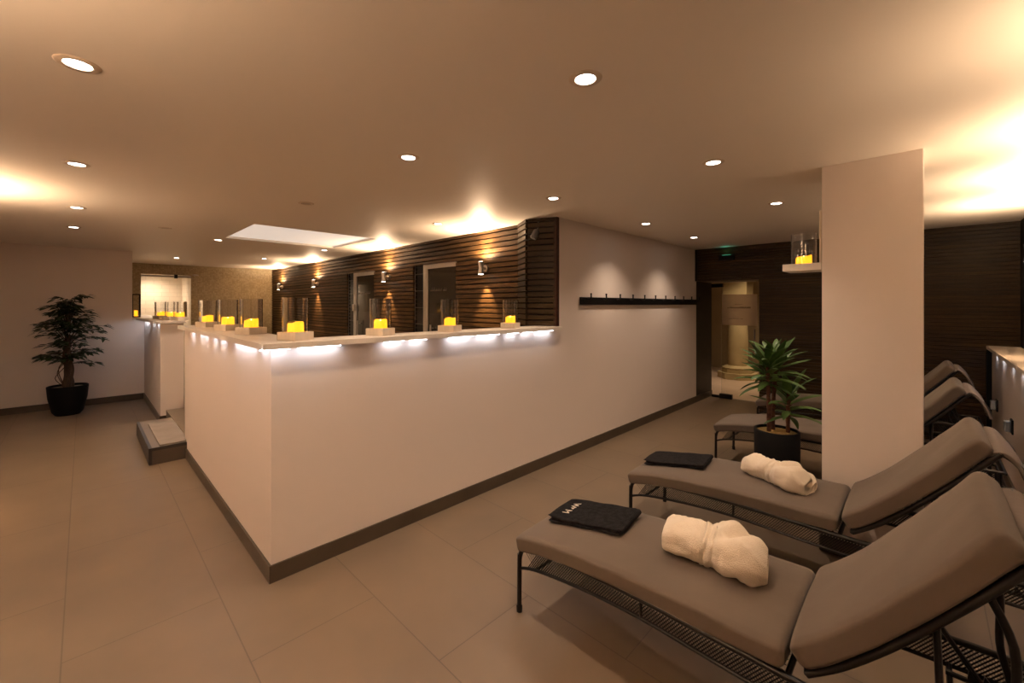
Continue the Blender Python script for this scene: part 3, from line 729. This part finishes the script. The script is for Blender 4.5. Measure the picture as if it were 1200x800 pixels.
# ------------------------------------------------------------------ rolled robes
def robe(loc, rz, label, sc=(1, 1, 1), seed=0):
    t = thing('rolled_robe', label, 'bathrobe', loc, rz, 'rolled cream bathrobes')
    rnd = random.Random(seed); NS = 40; ns = 56; L = .42
    rows = []
    def sect(s, fr=1.0):
        # s in 0..1 along +x ; left end s=0
        hw = .088 + .012*math.sin(s*PI) ; hh = .066 + .006*math.sin(s*PI)
        pinch = math.exp(-((s-.46)/.055)**2); hw *= 1-.12*pinch; hh *= 1-.10*pinch
        bulge = 1/(1+math.exp(-(s-.60)*22)); hw *= 1+.34*bulge; hh *= 1+.16*bulge
        if s > .85: q = 1-((s-.85)/.15)**2*.32; hw *= q; hh *= q
        if s < .1: q = 1-((.1-s)/.1)**2*.14; hw *= q; hh *= q
        row = []
        cy = -.022*bulge
        for k in range(ns):
            a = 2*PI*k/ns
            # overlapping flap edge
            a0 = .9 + 1.5*s
            d = (a - a0) % (2*PI)
            step = .016*math.exp(-d/.55)*(1-bulge*.2)
            fold = 0
            # deep diagonal valley on the bulging right half
            a1 = 2.3 - 3.0*(s-.5); dd = ((a-a1+PI) % (2*PI))-PI
            fold -= .046*bulge*math.exp(-(dd/.26)**2)
            a2 = .35 + 1.2*(s-.5); d2 = ((a-a2+PI) % (2*PI))-PI
            fold -= .036*bulge*math.exp(-(d2/.24)**2)
            fold += .018*bulge*math.exp(-(((a-1.35+PI) % (2*PI)-PI)/.5)**2)
            nz = .012*noise.noise(Vector((s*6+seed*9, math.cos(a)*1.6, math.sin(a)*1.6))) + .003*noise.noise(Vector((s*16, math.cos(a)*5, math.sin(a)*5+seed)))
            wr = .004*math.sin(s*80+math.sin(a*2+seed))*math.exp(-((s-.46)/.14)**2) + .004*math.sin(s*26 + 2.2*math.sin(a+seed))*bulge
            ca, sa = math.cos(a), math.sin(a)
            n_ = 2.5; r = (abs(ca)**n_+abs(sa)**n_)**(-1/n_)
            R = 1*fr
            y = cy + (hw*r*R + (step+fold+nz+wr)*fr)*ca
            z = hh + (hh*r*R + (step+fold+nz+wr)*fr)*sa
            z = max(z, .002 + .006*(1-fr))
            row.append((y, z))
        return row
    # left end: nested rings making the rolled spiral, then the body, then the gathered right end
    for fr, dx in ((.06, .052), (.16, .040), (.26, .058), (.32, .020), (.42, .014), (.52, .046), (.58, .046), (.66, .006), (.80, .0), (.88, -.004), (.96, .003)):
        rows.append([(-L/2 + dx, y, z) for y, z in sect(0, fr)])
    for i in range(1, NS):
        s = i/NS; rows.append([(-L/2 + L*s + .006, y, z) for y, z in sect(s)])
    for fr, dx in ((.94, .014), (.80, .018), (.66, .004), (.55, .010), (.40, -.012), (.25, -.006), (.08, -.02)):
        rows.append([(L/2 + dx, y, z) for y, z in sect(1, fr)])
    rb = MB().grid(rows, closed_v=True, caps=True)
    # hanging collar lobe at the right end
    lob = []
    for i in range(15):
        u = i/14; cx = .07 + .13*u; cy = -.055 - .035*math.sin(u*PI*.8); cz = .072 - .022*u; rr = .052*math.sin(PI*(.12+.8*u))**.6
        lob.append([(cx + .2*rr*math.cos(a+.5), cy + rr*math.cos(a)*1.05, max(.003, cz + rr*math.sin(a) + .004*noise.noise(Vector((u*5, a, seed))))) for a in [2*PI*k/24 for k in range(24)]])
    rb.grid(lob, closed_v=True, caps=True)
    b = rb.build('roll', M['robe'], t, smooth=True, angle=180, sub=1)
    # belt wound round the middle
    bl = []
    for k in range(49):
        a = 2*PI*k/48; sec = sect(.46); 
    for q in range(7):
        s = .405 + .11*q/6; sc_ = sect(s); e = math.sin(PI*q/6)
        bl.append([(-L/2 + L*s + .006 + .012*math.sin(2*PI*k/ns), y*(1.0+.02+.10*e+.02*math.sin(q*2.6)), max(.002, .062+(z-.062)*(1.0+.02+.10*e+.02*math.sin(q*2.6)) + .001)) for k, (y, z) in enumerate(sc_)])
    MB().grid(bl, closed_v=True).build('belt', M['robe'], t, smooth=True, angle=180, sub=1)
    t.scale = sc
    return t
robe((1.93, .665, seat_top(.7)-.008), math.radians(-79), 'bulky rolled cream bathrobe lying on the nearest lounger', (.93, 1.08, 1.02), 1)
robe((3.07, .672, seat_top(.7)-.008), math.radians(-108), 'rolled cream bathrobe lying on the second lounger before the pillar', (.93, .92, .88), 2)

# ------------------------------------------------------------------ ficus
fx = thing('potted_ficus', 'dark-leaved ficus tree in black bowl pot against the far left wall', 'potted plant', (-.16, 8.95, 0))
MB().lathe([(.0, 0), (.13, 0), (.165, .05), (.205, .25), (.218, .42), (.208, .425), (.20, .38), (0, .38)], 40).build('pot', M['pot_black'], fx, smooth=True, angle=50)
MB().lathe([(.0, .40), (.10, .402), (.202, .392), (.202, .385), (0, .385)], 32).build('soil', M['pebble'], fx, smooth=True)
tr = MB(); rnd = random.Random(3)
for k in range(5):
    a0 = 2*PI*k/5; pts = []
    for i in range(9):
        z = .36 + i*.10; a = a0 + i*.45; r = .036 + .014*math.sin(i*1.3+k) - .002*i
        pts.append((r*math.cos(a), r*math.sin(a), z))
    tr.tube(smoothpts(pts, 3), [.028-.0006*i for i in range(25)], 8)
for k in range(5):
    a = rnd.uniform(0, 6.28); tr.tube(smoothpts([(.05*math.cos(a), .05*math.sin(a), .42), (.13*math.cos(a), .13*math.sin(a), .5+.04*k), (.08*math.cos(a+.6), .08*math.sin(a+.6), .62+.05*k), (.04, 0, .8)], 4), .005, 5)
tr.build('trunk', M['bark'], fx, smooth=True)
lv = MB(); br = MB()
def leaf(mb, p, d, L, wd, droop=.3):
    d = Vector(d).normalized(); s = d.cross(Vector((0, 0, 1)))
    if s.length < .1: s = Vector((1, 0, 0))
    s.normalize(); s = (s + Vector((0, 0, rnd.uniform(-.5, .5)))).normalized(); n = s.cross(d)
    P = [p, p + d*L*.3 + s*wd*.45, p + d*L*.62 + s*wd*.38 - Vector((0, 0, L*droop*.3)), p + d*L - Vector((0, 0, L*droop)), p + d*L*.62 - s*wd*.38 - Vector((0, 0, L*droop*.3)), p + d*L*.3 - s*wd*.45, p + d*L*.33 - n*wd*.12, p + d*L*.65 - n*wd*.1 - Vector((0, 0, L*droop*.3))]
    mb.add(P, [(0, 1, 6), (1, 2, 7, 6), (2, 3, 7), (3, 4, 7), (4, 5, 6, 7), (5, 0, 6)])
for i in range(56):
    h = (i+rnd.random())/56; z0 = .74 + h*.72; a = i*2.399 + rnd.uniform(-.3, .3)
    reach = (.20 + .24*math.sin(PI*min(1, h*.8+.25)))*rnd.uniform(.5, 1.0)
    if h < .25: reach *= .85
    rise = rnd.uniform(.05, .26) + .16*h - (.10 if h < .25 else 0)
    pts = smoothpts([(0.02*math.cos(a), .02*math.sin(a), z0), (reach*.5*math.cos(a), reach*.5*math.sin(a), z0+rise*.75), (reach*math.cos(a+.15), reach*math.sin(a+.15), z0+rise*.8-.02)], 5)
    br.tube(pts, [.006-.0004*k for k in range(len(pts))], 5)
    for j, p in enumerate(pts):
        if j < 2: continue
        for q in range(2):
            aa = a + rnd.uniform(-1.2, 1.2)
            leaf(lv, p + Vector((rnd.uniform(-.02, .02),)*3), (math.cos(aa), math.sin(aa), rnd.uniform(-.25, .35)), rnd.uniform(.09, .13), rnd.uniform(.042, .056))
for i in range(7):
    a = rnd.uniform(0, 6.28); p = Vector((.10*math.cos(a), .10*math.sin(a), rnd.uniform(1.5, 1.68)))
    br.tube([(0, 0, 1.15), tuple(p*.5 + Vector((0, 0, .7))), tuple(p)], .005, 5)
    for q in range(6): aa = rnd.uniform(0, 6.28); leaf(lv, p + Vector((rnd.uniform(-.05, .05), rnd.uniform(-.05, .05), rnd.uniform(-.1, .05))), (math.cos(aa), math.sin(aa), rnd.uniform(-.1, .6)), .10, .046)
lv.build('foliage', M['leaf'], fx, kind='stuff'); br.build('branches', M['bark'], fx, smooth=True)

# ------------------------------------------------------------------ dracaena in black cylinder
dz = thing('potted_dracaena', 'green dracaena with three canes in black cylinder planter by the pillar', 'potted plant', (4.06, .885, 0))
MB().lathe([(.0, 0), (.16, 0), (.165, .01), (.165, .555), (.161, .56), (.150, .56), (.150, .52), (0, .52)], 48).build('planter', M['pot_black'], dz, smooth=True, angle=50)
MB().lathe([(.0, .545), (.10, .545), (.149, .538), (.149, .53), (0, .53)], 40).build('gravel', M['gravel'], dz, smooth=True)
rnd = random.Random(11)
# image-right direction in world = (+.70,-.71); build canes there
Rv = Vector((.70, -.714, 0)); Fv = Vector((.714, .70, 0))
canes = [(-.065, .0, -.075, 1.13, .30, 26), (.00, .05, .015, 1.17, .30, 24), (.075, -.03, .085, .88, .30, 20)]
def strap(mb, p, a, el, L, wd, bend):
    d0 = Vector((math.cos(a)*math.cos(el), math.sin(a)*math.cos(el), math.sin(el))); s = Vector((-math.sin(a), math.cos(a), 0)); n = 9
    pos = Vector(p); rows = []; e = el
    for i in range(n+1):
        u = i/n; d = Vector((math.cos(a)*math.cos(e), math.sin(a)*math.cos(e), math.sin(e))); up = s.cross(d)
        wv = wd*(math.sin(PI*min(1, .16+.84*u))**.75)*(1 if u < .98 else .1)
        rows.append([pos - s*wv/2 - up*(-.18*wv), pos.copy(), pos + s*wv/2 - up*(-.18*wv)])
        pos = pos + d*L/n; e -= bend/n*(.5+u)
    mb.grid(rows)
for x0, f0, x1, zt, LL, nl in canes:
    base = Rv*x0 + Fv*f0; top = Rv*x1 + Fv*(f0*.8)
    pts = smoothpts([(base.x, base.y, .53), (base.x*.9+top.x*.1, base.y*.9+top.y*.1, .75), (top.x, top.y, zt-.12), (top.x, top.y, zt)], 6)
    cn = MB().tube(pts, [.016+.0018*math.sin(k*2.2) for k in range(len(pts))], 10).build('cane', M['cane'], dz, smooth=True)
    lf = MB()
    for k in range(nl):
        u = k/nl; el = -.15 + 1.50*u + rnd.uniform(-.12, .12); a = k*2.399 + rnd.uniform(-.2, .2)
        strap(lf, (top.x, top.y, zt-.20+.21*u), a, el, LL*rnd.uniform(.75, 1.05)*(1-.25*max(0, u-.7)/.3), .060*rnd.uniform(.85, 1.15), rnd.uniform(.4, 1.3))
    lf.build('leaves', M['leaf2'], cn, smooth=True, kind='stuff')
